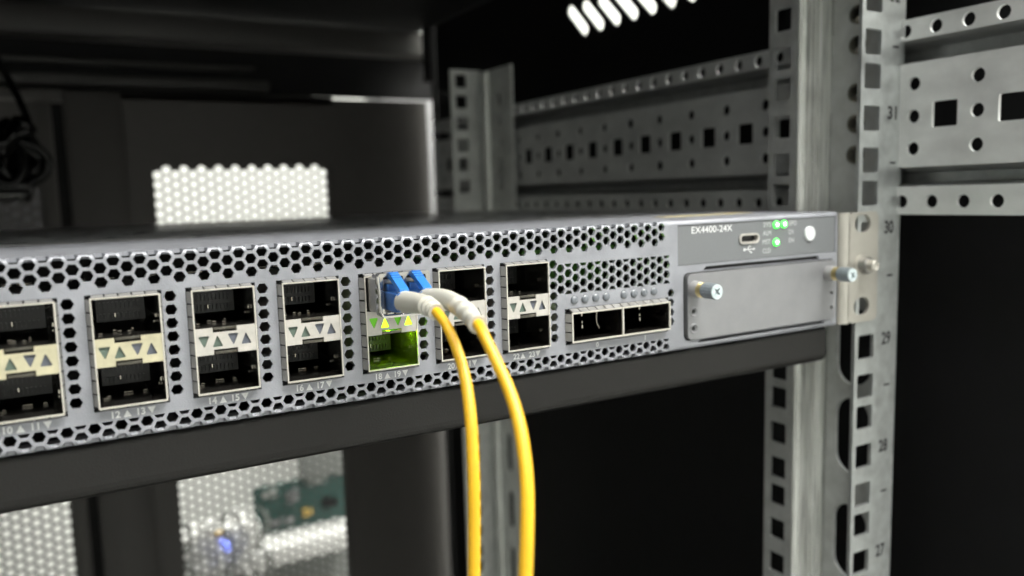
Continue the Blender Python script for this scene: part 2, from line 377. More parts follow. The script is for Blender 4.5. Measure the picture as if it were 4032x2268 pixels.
# ================================================================== posts, beam, shelf
HZ = []
for u in range(-9, 5):
    base = 34.3+44.45*u
    HZ += [base-15.875, base, base+15.875]
def post_front():
    t = tag(empty('rack_post', (238, 20, -300)), 'galvanised front rack post with square holes and printed unit numbers beside the switch ear', 'rack post')
    hs = [rrect(229.7, 239.1, z-4.75, z+4.75, 0.5, 1) for z in HZ if -390 < z < 190]
    fl = sheet([(227.6, -400), (253.4, -400), (253.4, 200), (227.6, 200)], hs, XZ(-0.85), 1.5)
    fl.build('front_flange', M['galv'], t)
    ov = [rrect(8.5, 25.2, z-16.5, z+16.5, 8.0, 6) for z in (-14.5, -53.5, -100.5, -140, -185, -225)]
    rd = [ngon(17.8, z, 3.1, 14) for z in (66, 78.7, 91.2, 110.3, 122.4, 135, 154)]
    web = sheet([(2.0, -400), (30.4, -400), (30.4, 200), (2.0, 200)], ov+rd, YZ(250.2), 1.8)
    web.build('web', M['galv_dull'], t)
    # stepped strip with two rolled grooves
    prof = [(250.1, 30.6), (248.5, 30.6), (242.6, 30.3), (242.2, 31.3), (241.2, 31.3), (240.8, 30.3), (237.8, 30.2), (234.0, 30.4), (232.6, 31.0), (232.0, 32.2)]
    back = [(p[0]+0.6, p[1]+1.5) for p in prof]
    s = MB()
    for i in range(len(prof)-1):
        (a, b), (c, d_) = prof[i], prof[i+1]; (e, f_), (g, h_) = back[i], back[i+1]
        s.add([(a, b, -400), (c, d_, -400), (c, d_, 200), (a, b, 200), (e, f_, -400), (g, h_, -400), (g, h_, 200), (e, f_, 200)], [(0, 1, 2, 3), (4, 7, 6, 5)])
    s.build('rolled_strip', M['galv_lit_streak'], t)
    hs = [rrect(36.6, 45.4, z-4.6, z+4.6, 0.5, 1) for z in HZ if -390 < z < 190]
    sheet([(33.2, -400), (48.4, -400), (48.4, 200), (33.2, 200)], hs, YZ(232.0), 1.6).build('side_flange', M['galv_dull'], t)
    for n in range(26, 33):
        z = 81.3+44.45*(n-31)
        p = MB(); text_into(p, str(n), 243.8, z-2.5, 5.0, -0.93, 5.6, 0.035); p.build('printed_number', M['print_black'], t, smooth=0)
        p = MB(); p.add([(246.0, -0.93, z-19.9), (249.6, -0.93, z-19.9), (249.6, -0.93, z-19.0), (246.0, -0.93, z-19.0)], [(0, 1, 2, 3)]); p.build('printed_tick', M['print_black'], t, smooth=0)
    for z in (66, 78.7, 91.2, 110.3, 122.4):
        b = MB(); b.tube([(250.6, 17.8, z), (248.6, 17.8, z), (247.4, 17.8, z)], [3.9, 3.7, 2.2], 14); b.build('rivet', M['latch'], t)
    return t
post = post_front()
post.rotation_euler = (0, math.radians(0.55), 0)

def post_rear():
    t = tag(empty('rack_post', (238, 320, -420)), 'galvanised rear rack post standing in the depth of the cabinet', 'rack post')
    hs = [rrect(231.0, 240.0, z-4.7, z+4.7, 0.5, 1) for z in [137, 122, 106.5, 90.5, 76.5, 60.5]+[60.5-44.45*k-d for k in range(1, 10) for d in (0, 15.9, 28.6)]]
    sheet([(227, -430), (252, -430), (252, 145), (227, 145)], hs, XZ(340), 1.8).build('front_flange', M['galv_rear'], t)
    ov = [rrect(308, 316, z-14.5, z+14.5, 3.9, 5) for z in (-80, -138, -182, -226, -270, -314)]+[rrect(309, 314.5, z-4.0, z+4.0, 0.5, 1) for z in (121, 107, 91, 75, 62)]
    sheet([(293, -430), (339.5, -430), (339.5, 143), (293, 143)], ov, YZ(250.3), 1.6).build('web', M['galv_rear'], t)
    MB().tube([(249.2, 327, -430), (249.2, 327, 120), (249.2, 327, 142)], [2.4, 2.4, 2.4], 10).build('rolled_ridge', M['galv_lit_streak'], t)
    return t
post_rear()

def beam():
    t = tag(empty('side_beam', (253, 160, 41)), 'perforated galvanised side beam running from the front post to the rear post', 'side beam')
    y0, y1 = -120, 432
    X0, X1 = 254.8, 270.0
    ny = lambda s, o: [o+s*k for k in range(-60, 60) if y0+6 < o+s*k < y1-6]
    up_ = [ngon(y, 111.9, 2.55, 12) for y in ny(12.5, -2.6)]
    sheet([(y0, 108.2), (y1, 108.2), (y1, 116.2), (y0, 116.2)], up_, YZ(X0), 1.5).build('upper_flange', M['beam'], t)
    lo = [ngon(y, 46.4, 2.55, 12) for y in ny(12.5, -2.6)]
    sheet([(y0, 41.3), (y1, 41.3), (y1, 52.3), (y0, 52.3)], lo, YZ(X0), 1.5).build('lower_flange', M['beam'], t)
    hs = [rrect(y-5.0, y+5.0, 74.4, 84.0, 0.6, 2) for y in ny(25.0, -19.4)]
    for z in (91.6, 79.2, 66.9): hs += [ngon(y, z, 2.6, 12) for y in ny(25.0, -6.8)]
    sheet([(y0, 59.8), (y1, 59.8), (y1, 99.5), (y0, 99.5)], hs, YZ(X0), 1.5).build('middle_web', M['beam'], t)
    s = MB()
    for za, zb in ((99.5, 108.2), (59.8, 52.3)):
        s.add([(X0+.3, y0, za), (X0+.3, y1, za), (X1, y1, za*0.7+zb*0.3), (X1, y0, za*0.7+zb*0.3), (X1, y0, za*0.2+zb*0.8), (X1, y1, za*0.2+zb*0.8), (X0+.3, y1, zb), (X0+.3, y0, zb)], [(0, 1, 2, 3), (3, 2, 5, 4), (4, 5, 6, 7)])
    s.build('channel', M['galv_dull'], t)
beam()

sh = MB(); pts = [(285, -0.4), (3.6, -0.4)]
for k in range(5): a = PI/2*k/4; pts.append((3.4-1.6*math.sin(a), -2.0+1.6*math.cos(a)))
for k in range(7): a = PI*0.62*k/6; pts.append((1.8+3.2-3.2*math.cos(a), -10.4-3.4*math.sin(a)))
pts += [(14, -12.2)]
ins = [(y+(0 if i < 2 else 1.2), z-1.2 if i < 8 else z+1.0) for i, (y, z) in enumerate(pts)]
for i in range(len(pts)-1):
    (a, b), (c, d_) = pts[i], pts[i+1]
    sh.add([(-236, a, b), (217, a, b), (217, c, d_), (-236, c, d_)], [(0, 1, 2, 3)])
sh.add([(-236, 284, -0.8), (217, 284, -0.8), (217, 3.4, -1.6), (-236, 3.4, -1.6)], [(0, 1, 2, 3)])
shelf = tag(sh.build('rack_shelf', M['shelf'], smooth=50), 'black powder coated shelf with a rounded front lip under the switch', 'shelf')

# ================================================================== the switch
H = 43.7
sw = tag(empty('network_switch', (0, 150, 0)), 'grey rack network switch with honeycomb front, port cages and two yellow cables', 'network switch')
RB = 1.3
S0, S1 = RB, H-RB
ARC = RB*PI/2
def face_map(x, s, d):
    if s > S1:
        a = min((s-S1)/RB, PI/2); ex = max(0, s-S1-ARC)
        return (x, RB-(RB-d)*math.cos(a)+ex, S1+(RB-d)*math.sin(a))
    if s < S0:
        a = min((S0-s)/RB, PI/2); ex = max(0, S0-s-ARC)
        return (x, RB-(RB-d)*math.cos(a)+ex, S0-(RB-d)*math.sin(a))
    return (x, d, s)
PITCH = 21.579; PW = 14.744; PZ0, PZ1 = 8.13, 33.76; XL22 = 74.155
QX0, QX1, QZ0, QZ1 = 96.8, 135.9, 8.13, 17.45
RH = 1.45
holes = []
FX0 = -150.0
k = 0
while True:                                           # upper band
    x = 134.1-2.797*k
    if x < FX0: break
    for s in ((38.7, 41.95, 45.2) if k % 2 == 0 else (37.07, 40.32, 43.6)): holes.append(ngon(x, s, RH))
    k += 1
k = 0
while True:                                           # lower band
    x = 135.7-2.797*k
    if x < FX0: break
    if k % 2 == 0:
        holes.append(clip(ngon(x, 5.05, RH), zmax=4.72)); holes.append(ngon(x, 1.82, RH))
    else:
        holes.append(ngon(x, 3.45, RH)); holes.append(ngon(x, 0.2, RH))
    k += 1
for j in range(-10, 1):                               # single columns beside the cages
    xc = 91.65+PITCH*j-(0.35 if j < 0 else 0)
    if xc < FX0: continue
    for i in range(8): holes.append(ngon(xc, 32.65-3.235*i, RH))
for k in range(16):                                   # block above the two wide ports
    x = 94.35+2.782*k
    if k % 2 == 0:
        for z in (31.15, 27.92, 24.68): holes.append(ngon(x, z, RH))
    else:
        for z in (29.5, 26.3): holes.append(ngon(x, z, RH))
        holes.append(clip(ngon(x, 32.75, RH), zmax=32.5)); holes.append(clip(ngon(x, 23.05, RH), zmin=23.1))
for i in range(4): holes.append(ngon(137.85, 19.9-3.235*i, RH))
PJ = list(range(-7, 1))
for j in PJ:
    x0 = XL22+PITCH*j; holes.append([(x0-0.95, PZ0-0.9), (x0+PW+0.6, PZ0-0.9), (x0+PW+0.6, PZ1+0.6), (x0-0.95, PZ1+0.6)])
holes.append([(QX0-1.3, QZ0-0.9), (QX1+0.7, QZ0-0.9), (QX1+0.7, QZ1+1.1), (QX0-1.3, QZ1+1.1)])
LEDX = (99.1, 103.15, 107.2, 111.25, 118.3, 122.4, 126.5, 130.6)
for x in LEDX: holes.append(ngon(x, 21.05, 1.42, 14))
holes.append([(141.0, 28.6), (219.3, 28.6), (219.3, 42.2), (141.0, 42.2)])
holes.append(rrect(143.3, 219.0, 2.9, 26.1, 2.2, 4))
holes.append([(152.0, 26.4), (153.6, 27.7), (209.6, 27.7), (210.4, 26.4)])
holes.append([(149.6, 1.75), (150.6, 2.7), (213.0, 2.7), (213.6, 1.75)])
outer = [(-220.5, S0-ARC-4), (220.3, S0-ARC-4), (220.3, S1+ARC+5), (-220.5, S1+ARC+5)]
lines = []
for i in range(0, 5):
    for s in (S1+ARC*i/4, S0-ARC*i/4): lines.append(((-221, s), (221, s)))
sheet(outer, holes, face_map, 1.0, lines).build('front_panel', M['face'], sw, smooth=32)

# chassis: top split along the roof's shadow edge, inner box blackened for shade
c = MB()
c.add([(-220.5, 6.6, H-0.05), (220.3, 6.6, H-0.05), (220.3, 30, H-0.05), (40, 30, H-0.05), (-47, 75, H-0.05), (-220.5, 165, H-0.05)][:0] or
      [(-220.5, 6.5, H-0.06), (220.3, 6.5, H-0.06), (220.3, 62, H-0.06), (-220.5, 62, H-0.06), (-220.5, 6.5, H-1.1), (220.3, 6.5, H-1.1), (220.3, 62, H-1.1), (-220.5, 62, H-1.1)],
      [(0, 1, 2, 3), (4, 7, 6, 5), (0, 4, 5, 1), (2, 6, 7, 3)])
c.build('lit_top_strip', M['face'], sw)
c = MB(); c.box(-220.5, 220.3, 62.2, 290, H-1.3, H-0.3, 0.3); c.build('top_cover', M['cover'], sw)
c = MB(); c.box(219.3, 220.4, 2.5, 290, 0.2, H-1.6); c.box(-220.5, -219.4, 2.5, 290, 0.2, H-1.6); c.box(-220.5, 220.4, 288.5, 290, 0.2, H-1.6); c.build('side_wall', M['cover'], sw)
c = MB(); c.box(-219, 219, 48, 49, 1.2, 42.2); c.box(-219, 219, 6, 48, 42.25, 42.5); c.box(-219, 219, 6, 48, 0.4, 0.7); c.build('inner_wall', M['inner'], sw)
c = MB(); c.box(95, 138, 24, 46, 34.2, 35.4); c.box(60, 92, 30, 46, 34.6, 35.4); c.box(112, 137, 36, 38, 22, 33.8); c.build('circuit_board', M['pcb'], sw)
c = MB(); c.box(104, 105, 7, 8, 34.5, 35.1); c.box(122, 123, 7, 8, 34.5, 35.1); c.box(134, 135, 7, 8, 34.5, 35.1); c.build('board_glow', M['board_glow'], sw)  # hidden emitters added to light the circuit board green
c = MB()
for k in range(26):
    x = random.uniform(-56, 90); c.tube([(x, 9, 37.4), (x+random.uniform(1, 3), 9.2, 37.2)], 0.22, 5)
c.build('bright_sliver', M['glint'], sw)  # short bright slivers at random places behind the upper holes

# ---- stacked port cages
def port_cage(x0, bezel_mat):
    x1 = x0+PW; yf = -2.0
    sh = MB(); t = 0.31
    # rim
    def ring(ax0, ax1, az0, az1, ya, yb):
        sh.box(ax0, ax0+t, ya, yb, az0, az1); sh.box(ax1-t, ax1, ya, yb, az0, az1)
        sh.box(ax0+t, ax1-t, ya, yb, az1-t, az1); sh.box(ax0+t, ax1-t, ya, yb, az0, az0+t)
    ring(x0, x1, PZ0, PZ1, yf, 46)
    cage = sh.build('port_cage', M['cage'], sw, smooth=0)
    # flared spring fingers round the rim
    fg = MB(); gap = 0.40
    def strips(a0, a1, n, fn):
        L = (a1-a0)/n
        for i in range(n): fn(a0+i*L+gap/2, a0+(i+1)*L-gap/2)
    fl = 0.86
    strips(PZ0+0.3, PZ1-0.2, 8, lambda a, b: fg.hexa([(x0-0.05, yf+0.15, a), (x0+0.02, yf+0.35, a), (x0-fl+0.35, 0.5, a), (x0-fl, 0.1, a), (x0-0.05, yf+0.15, b), (x0+0.02, yf+0.35, b), (x0-fl+0.35, 0.5, b), (x0-fl, 0.1, b)]))
    strips(PZ0+0.3, PZ1-0.2, 8, lambda a, b: fg.hexa([(x1+0.05, yf+0.15, a), (x1-0.02, yf+0.35, a), (x1+0.25, 0.5, a), (x1+0.55, 0.1, a), (x1+0.05, yf+0.15, b), (x1-0.02, yf+0.35, b), (x1+0.25, 0.5, b), (x1+0.55, 0.1, b)]))
    strips(x0+0.2, x1-0.2, 5, lambda a, b: fg.hexa([(a, yf+0.15, PZ1+0.05), (b, yf+0.15, PZ1+0.05), (b, 0.1, PZ1+0.55), (a, 0.1, PZ1+0.55), (a, yf+0.35, PZ1-0.02), (b, yf+0.35, PZ1-0.02), (b, 0.5, PZ1+0.25), (a, 0.5, PZ1+0.25)]))
    strips(x0+0.2, x1-0.2, 5, lambda a, b: fg.hexa([(a, yf+0.15, PZ0-0.05), (b, yf+0.15, PZ0-0.05), (b, 0.1, PZ0-0.8), (a, 0.1, PZ0-0.8), (a, yf+0.35, PZ0+0.02), (b, yf+0.35, PZ0+0.02), (b, 0.5, PZ0-0.5), (a, 0.5, PZ0-0.5)]))
    fg.build('spring_finger', M['finger'], cage, smooth=0)
    bk = MB(); bk.box(x0-0.03, x0-0.01, yf+.35, 3, PZ0, PZ1).box(x1+.01, x1+.03, yf+.35, 3, PZ0, PZ1).box(x0, x1, yf+.35, 3, PZ1+.01, PZ1+.03).box(x0, x1, yf+.35, 3, PZ0-.03, PZ0-.01)
    bk.box(x0-.9, x0-.04, 1.3, 1.6, PZ0-.8, PZ1+.55).box(x1+.04, x1+.6, 1.3, 1.6, PZ0-.8, PZ1+.55).box(x0-.04, x1+.04, 1.3, 1.6, PZ1+.04, PZ1+.55).box(x0-.04, x1+.04, 1.3, 1.6, PZ0-.8, PZ0-.04)
    bk.build('slit_shade', M['inner'], cage, smooth=0)  # black layer added as shade under the finger slits and cutout
    # cavity walls of the cage, inner shade kept in their colour
    i0, i1 = x0+t+0.02, x1-t-0.02
    for za, zb in ((PZ0+t+.02, 17.6), (24.45, PZ1-t-.02)):
        cv = MB(); yb = 34
        cv.add([(i0, -1.4, za), (i1, -1.4, za), (i1, -1.4, zb), (i0, -1.4, zb), (i0, yb, za), (i1, yb, za), (i1, yb, zb), (i0, yb, zb)],
               [(0, 1, 5, 4), (1, 2, 6, 5), (2, 3, 7, 6), (3, 0, 4, 7), (4, 5, 6, 7)])
        cv.build('cavity', M['cavity'], cage, smooth=0)
        ct = MB(); za = 10.4 if za < 15 else 26.2
        ct.box(i0+1.6, i1-1.6, 14, 33.5, za, za+5.4)
        for q in range(10):
            xx = i0+2.3+q*0.95; ct.box(xx, xx+0.42, 13.4, 14.2, za+0.6, za+2.0); ct.box(xx, xx+0.42, 13.4, 14.2, za+3.2, za+4.8)
        ct.build('contact_block', M['contact'], cage, smooth=0)
    gl = MB(); rr = random.Random(int(x0*10))
    for za, zb in ((9.2, 17.0), (25.2, 33.0)):
        zz = rr.uniform(za+2, zb-1.5); gl.box(i1-0.5, i1-0.15, 3, 3.9, zz, zz+0.9); gl.box(i1-0.5, i1-0.2, 7, 7.5, zz-1.6, zz-1.2)
        gl.box(i0+5.5, i0+5.75, 12, 12.8, zz-0.2, zz+0.8)
        for q in range(5):
            xx = rr.uniform(i0+1, i1-2); yy = rr.uniform(2, 12); gl.box(xx, xx+rr.uniform(.5, 1.3), yy, yy+0.25, za-0.55, za-0.35)
    gl.build('glint_tab', M['glint'], cage, smooth=0)  # small bright pieces added to give glints in the dark ports
    # middle bezel with notches and triangular windows
    n0, n1 = x0+4.3, x0+9.95
    out = [(i0, 17.75), (n0, 17.75), (n0, 18.95), (n1, 18.95), (n1, 17.75), (i1, 17.75), (i1, 24.3), (n1, 24.3), (n1, 23.1), (n0, 23.1), (n0, 24.3), (i0, 24.3)]
    tris = [tri_pts(x0+2.15, 20.95, 2.75, 3.0, False, 0.34), tri_pts(x0+5.3, 21.0, 2.6, 3.0, True, 0.34), tri_pts(x0+9.0, 21.05, 2.7, 3.0, False, 0.34), tri_pts(x0+12.05, 21.05, 2.6, 3.0, True, 0.34)]
    sheet(out, tris, XZ(-1.85), 0.4).build('middle_bezel', bezel_mat, cage, smooth=0)
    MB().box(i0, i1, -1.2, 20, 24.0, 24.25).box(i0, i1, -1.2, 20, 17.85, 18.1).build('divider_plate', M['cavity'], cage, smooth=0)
    for zc in (24.05, 18.15):
        l = MB(); l.box(n0+0.15, n1-0.15, -1.8, 0.2, zc-0.42, zc+0.42, 0.2); l.build('latch_tab', M['latch'], cage)
    for i, p in enumerate(tris):
        cx = sum(a for a, b in p)/len(p); cz = sum(b for a, b in p)/len(p)
        q = [(cx+(a-cx)*1.12, cz+(b-cz)*1.12) for a, b in p]
        pr = MB(); pr.prism(q, lambda a, b: (a, -1.35, b), lambda a, b: (a, 3.0, b)); pr.build('light_pipe', M['pipe_green'] if i < 2 else M['pipe_blue'], cage, smooth=0)
    return cage
proto = port_cage(XL22, M['bezel'])
cages = {0: proto}
for j in PJ[:-1]:
    c = copy_tree(proto, sw, (PITCH*j, 0, 0)); c.location.x += PITCH*j*MM; cages[j] = c
    for ch in c.children:
        if ch.name.startswith('middle_bezel') and j in (-5, -6, -7):
            ch.material_slots[0].link = 'OBJECT'; ch.material_slots[0].material = M['bezel_warm']
        if ch.name.startswith('light_pipe') and j == -2:
            ch.material_slots[0].link = 'OBJECT'
            i = sum(1 for q in c.children if q.name.startswith('light_pipe') and q.location.x < ch.location.x)
            ch.material_slots[0].material = M['lit'] if i % 2 else M['lit_dim']
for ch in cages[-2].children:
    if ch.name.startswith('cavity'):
        ch.material_slots[0].link = 'OBJECT'; ch.material_slots[0].material = M['cavity_glow']
cages[-2]['label'] = 'port cage glowing green inside'
x18 = XL22-2*PITCH
g = MB(); g.box(x18+1, x18+3.4, 2, 3, 17.25, 17.55); g.box(x18+10.5, x18+13.4, 2, 3, 17.25, 17.55); g.box(x18+6.6, x18+7.6, 0.6, 1.4, 19.2, 19.6)
MB().box(28.75, 29.25, 2.2, 3.0, 21.2, 22.4).box(46.9, 47.3, 2.2, 3.0, 18.2, 19.2).build('vent_glow', M['glow_soft'], cages[-2], smooth=0)  # hidden emitters added to tint the nearby vent holes green
MB().box(x18+4.6, x18+9.6, -0.3, 0.2, 17.9, 18.9).build('notch_glow', M['lit_dim'], cages[-2], smooth=0)  # glowing strip added for the green light in the notch
gl_ = g.build('green_led', M['led_in'], cages[-2], smooth=0)

# ---- wide port cage
q = MB(); t = 0.42; yf = -2.05; qm = 116.4
q.box(QX0, QX0+t, yf, 46, QZ0, QZ1); q.box(QX1-t, QX1, yf, 46, QZ0, QZ1); q.box(QX0+t, QX1-t, yf, 46, QZ1-t, QZ1); q.box(QX0+t, QX1-t, yf, 46, QZ0, QZ0+t); q.box(qm-.25, qm+.25, yf, 46, QZ0+t, QZ1-t)
qc = q.build('wide_port_cage', M['cage'], sw, smooth=0)
fg = MB()
n = 3
for i in range(n):
    a = QZ0+.3+i*(QZ1-QZ0-.5)/n+.2; b = a+(QZ1-QZ0-.5)/n-.4
    fg.hexa([(QX0-.05, yf+.15, a), (QX0+.02, yf+.35, a), (QX0-.8, .5, a), (QX0-1.2, .1, a), (QX0-.05, yf+.15, b), (QX0+.02, yf+.35, b), (QX0-.8, .5, b), (QX0-1.2, .1, b)])
n = 12
for i in range(n):
    a = QX0+.3+i*(QX1-QX0-.6)/n+.2; b = a+(QX1-QX0-.6)/n-.4
    fg.hexa([(a, yf+.15, QZ1+.05), (b, yf+.15, QZ1+.05), (b, .1, QZ1+1.0), (a, .1, QZ1+1.0), (a, yf+.35, QZ1-.02), (b, yf+.35, QZ1-.02), (b, .5, QZ1+.6), (a, .5, QZ1+.6)])
    fg.hexa([(a, yf+.15, QZ0-.05), (b, yf+.15, QZ0-.05), (b, .1, QZ0-.8), (a, .1, QZ0-.8), (a, yf+.35, QZ0+.02), (b, yf+.35, QZ0+.02), (b, .5, QZ0-.5), (a, .5, QZ0-.5)])
fg.build('spring_finger', M['finger'], qc, smooth=0)
bk = MB(); bk.box(QX0-.03, QX0-.01, yf+.35, 3, QZ0, QZ1).box(QX1+.01, QX1+.03, yf+.35, 3, QZ0, QZ1).box(QX0, QX1, yf+.35, 3, QZ1+.01, QZ1+.03)
bk.box(QX0-1.25, QX0-.04, 1.3, 1.6, QZ0-.8, QZ1+1.05).box(QX0-.04, QX1+.04, 1.3, 1.6, QZ1+.04, QZ1+1.05).build('slit_shade', M['inner'], qc, smooth=0)  # black shade layer behind the wide cage's fingers
for a, b in ((QX0+t+.02, qm-.27), (qm+.27, QX1-t-.02)):
    cv = MB()
    za, zb, yb = QZ0+t+.02, QZ1-t-.02, 40
    cv.add([(a, -1.5, za), (b, -1.5, za), (b, -1.5, zb), (a, -1.5, zb), (a, yb, za), (b, yb, za), (b, yb, zb), (a, yb, zb)], [(0, 1, 5, 4), (1, 2, 6, 5), (2, 3, 7, 6), (3, 0, 4, 7), (4, 5, 6, 7)])
    cv.build('cavity', M['cavity'], qc, smooth=0)
gl = MB()
for a in (QX0+6.2, qm+9.6):
    gl.box(a, a+.35, 2, 2.5, 15.4, 16.6); gl.box(a+.1, a+.4, 2, 2.5, 13.2, 13.8); gl.box(a+.1, a+.5, 2, 2.5, 11.6, 12.6)
gl.tube([(QX0+11.6, 1.2, 16.6), (QX0+11.2, 1.0, 14.6), (QX0+11.3, 1.0, 12.9), (QX0+12.3, 1.1, 11.2)], 0.18, 6)
gl.build('glint_tab', M['glint'], qc)
for x in LEDX:
    l = MB(); l.lathe_y(x, 21.05, [(2.0, 1.36), (-0.1, 1.36), (-0.45, 1.1), (-0.62, 0.6)], 14); l.build('light_pipe', M['pipe_round'], sw)

# ---- printed port numbers
def updown(mb, cx, cz, upw, s=1.75): mb.add([(a, -0.03, b) for a, b in tri_pts(cx, cz, s, s*0.95, upw)], [(0, 1, 2)])
for j in PJ:
    x0 = XL22+PITCH*j; n = 22+2*j
    p = MB(); zb = 5.32
    w = text_into(p, str(n), x0+2.6, zb, 1.62, -0.03, None, 0.03); updown(p, x0+5.9, zb+.72, True)
    text_into(p, str(n+1), x0+8.05, zb, 1.62, -0.03, None, 0.03); updown(p, x0+11.2, zb+.72, False)
    p.build('printed_number', M['print'], sw, smooth=0)
for s, x in (('0', 107.0), ('1', 126.6)):
    p = MB(); text_into(p, s, x, 5.5, 1.5, -0.03, None, 0.03); p.build('printed_number', M['print'], sw, smooth=0)

# ---- label panel with lights, socket and button
lp = sheet([(141.15, 28.75), (219.2, 28.75), (219.2, 42.15), (141.15, 42.15)], [rrect(169.5, 178.5, 34.5, 37.6, 1.4, 5)], XZ(0.3), 0.7).build('label_panel', M['label'], sw, smooth=0)
p = MB(); text_into(p, "EX4400-24X", 147.4, 39.1, 2.35, 0.26, 18.6); p.build('model_lettering', M['print'], lp, smooth=0)
for s, x, z, w in (("SYS", 181.2, 39.7, 3.9), ("ALM", 181.0, 36.7, 4.0), ("MST", 180.8, 33.6, 4.0), ("CLD", 180.9, 30.4, 3.9), ("SPD", 194.2, 39.7, 4.0), ("DX", 194.2, 36.6, 2.6), ("EN", 194.2, 33.5, 2.6)):
    p = MB(); text_into(p, s, x, z, 1.75, 0.26, w); p.build('status_lettering', M['print_dim'], lp, smooth=0)
p = MB(); p.box(172.0, 176.4, .22, .26, 32.1, 32.35)
p.prism(ngon(171.9, 32.22, .5, 10), lambda a, b: (a, .22, b), lambda a, b: (a, .26, b)); p.prism([(176.2, 31.8), (177.1, 32.22), (176.2, 32.65)], lambda a, b: (a, .22, b), lambda a, b: (a, .26, b))
p.hexa([(173.0, .215, 32.2), (173.3, .215, 32.2), (173.3, .255, 32.2), (173.0, .255, 32.2), (174.0, .215, 33.2), (174.3, .215, 33.2), (174.3, .255, 33.2), (174.0, .255, 33.2)]); p.box(174.0, 175.0, .215, .255, 33.2, 33.5)
p.hexa([(174.6, .215, 31.1), (174.9, .215, 31.1), (174.9, .255, 31.1), (174.6, .255, 31.1), (173.8, .215, 32.2), (174.1, .215, 32.2), (174.1, .255, 32.2), (173.8, .255, 32.2)]); p.box(174.7, 175.5, .215, .255, 30.9, 31.3)
p.build('usb_symbol', M['print'], lp, smooth=0)
us = sheet(rrect(169.2, 178.8, 34.25, 37.85, 1.75, 5), [rrect(169.9, 178.1, 34.9, 37.2, 1.1, 5)], XZ(-0.25), 3.0).build('usb_socket', M['bezel'], lp)
MB().prism(rrect(169.95, 178.05, 34.95, 37.15, 1.1, 5), lambda a, b: (a, 1.6, b), lambda a, b: (a, 2.2, b)).build('socket_interior', M['inner'], us)
for x, z in ((187.5, 40.3), (191.4, 40.35), (187.5, 34.0)):
    MB().lathe_y(x, z, [(0.6, 1.35), (0.0, 1.35), (-0.35, 1.2), (-0.5, .7)], 14).build('status_led', M['led'], lp)
    MB().lathe_y(x-.1, z, [(-0.45, .6), (-0.66, .5), (-0.76, .2)], 12).build('led_core', M['led_core'], lp)
MB().lathe_y(205.0, 36.2, [(0.6, 2.75), (-0.2, 2.75), (-0.45, 2.5), (-0.5, 1.2)], 28).build('button', M['button'], lp)

# ---- blank module cover
outl = rrect(144.5, 218.6, 3.3, 25.7, 1.9, 5)
mc = sheet(outl, [ngon(147.0, 12.8, .85, 12), ngon(147.0, 7.0, .85, 12), ngon(216.4, 13.2, .7, 12), ngon(216.4, 7.6, .7, 12)], XZ(-0.9), 2.2).build('module_cover', M['module'], sw)
for x, z in ((147.0, 12.8), (147.0, 7.0)):
    rg = MB(); ro, ri = 1.75, 1.15; vs = []; n = 20
    for k in range(n):
        a = 2*PI*k/n; vs += [(x+ro*math.cos(a), -.92, z+ro*math.sin(a)), (x+(ro+ri)/2*math.cos(a), -1.15, z+(ro+ri)/2*math.sin(a)), (x+ri*math.cos(a), -.92, z+ri*math.sin(a))]
    rg.add(vs, [q for k in range(n) for q in ((3*k, 3*((k+1) % n), 3*((k+1) % n)+1, 3*k+1), (3*k+1, 3*((k+1) % n)+1, 3*((k+1) % n)+2, 3*k+2))])
    rg.build('rivet_ring', M['module'], mc)
MB().box(142, 219.2, 1.9, 2.2, 1.2, 28.2).build('module_recess', M['inner'], sw, smooth=0)  # black sheet puts shade into the gaps round the cover
def thumbscrew(x, z):
    a = MB().lathe_y(x, z, [(-0.9, 2.9), (-3.6, 2.75), (-4.0, 2.5)], 22).build('thumbscrew', M['collar'], mc)
    b = MB(); pf = []
    for k in range(5): pf += [(-4.0-k*.42, 2.55), (-4.2-k*.42, 2.2)]
    b.lathe_y(x, z, pf, 22).build('spring', M['brass'], a)
    kn = MB(); n = 32; vs = []
    for y, r in ((-6.1, 2.45), (-6.4, 2.65), (-11.2, 2.65), (-11.6, 2.45)):
        for k in range(n): rr = r*(1.0 if k % 2 else .95); vs.append((x+rr*math.cos(2*PI*k/n), y, z+rr*math.sin(2*PI*k/n)))
    kn.add(vs, [(i*n+k, i*n+(k+1) % n, (i+1)*n+(k+1) % n, (i+1)*n+k) for i in range(3) for k in range(n)]); kn.build('knurled_head', M['screw_side'], a, smooth=20)
    cross = []
    for k in range(4):
        t0 = PI/4+k*PI/2
        for d, r in ((-.30, 1.5), (.30, 1.5)): cross.append((x+r*math.cos(t0+d*.6), z+r*math.sin(t0+d*.6)))
        cross.append((x+.5*math.cos(t0+PI/4), z+.5*math.sin(t0+PI/4)))
    sheet(ngon(x, z, 2.45, 24), [cross], XZ(-11.75), 1.2).build('screw_face', M['screw_tip'], a)
    MB().lathe_y(x, z, [(-10.9, 2.3), (-10.7, 2.3)], 20).build('recess_floor', M['screw_side'], a)
thumbscrew(147.3, 20.5); thumbscrew(214.3, 20.9)

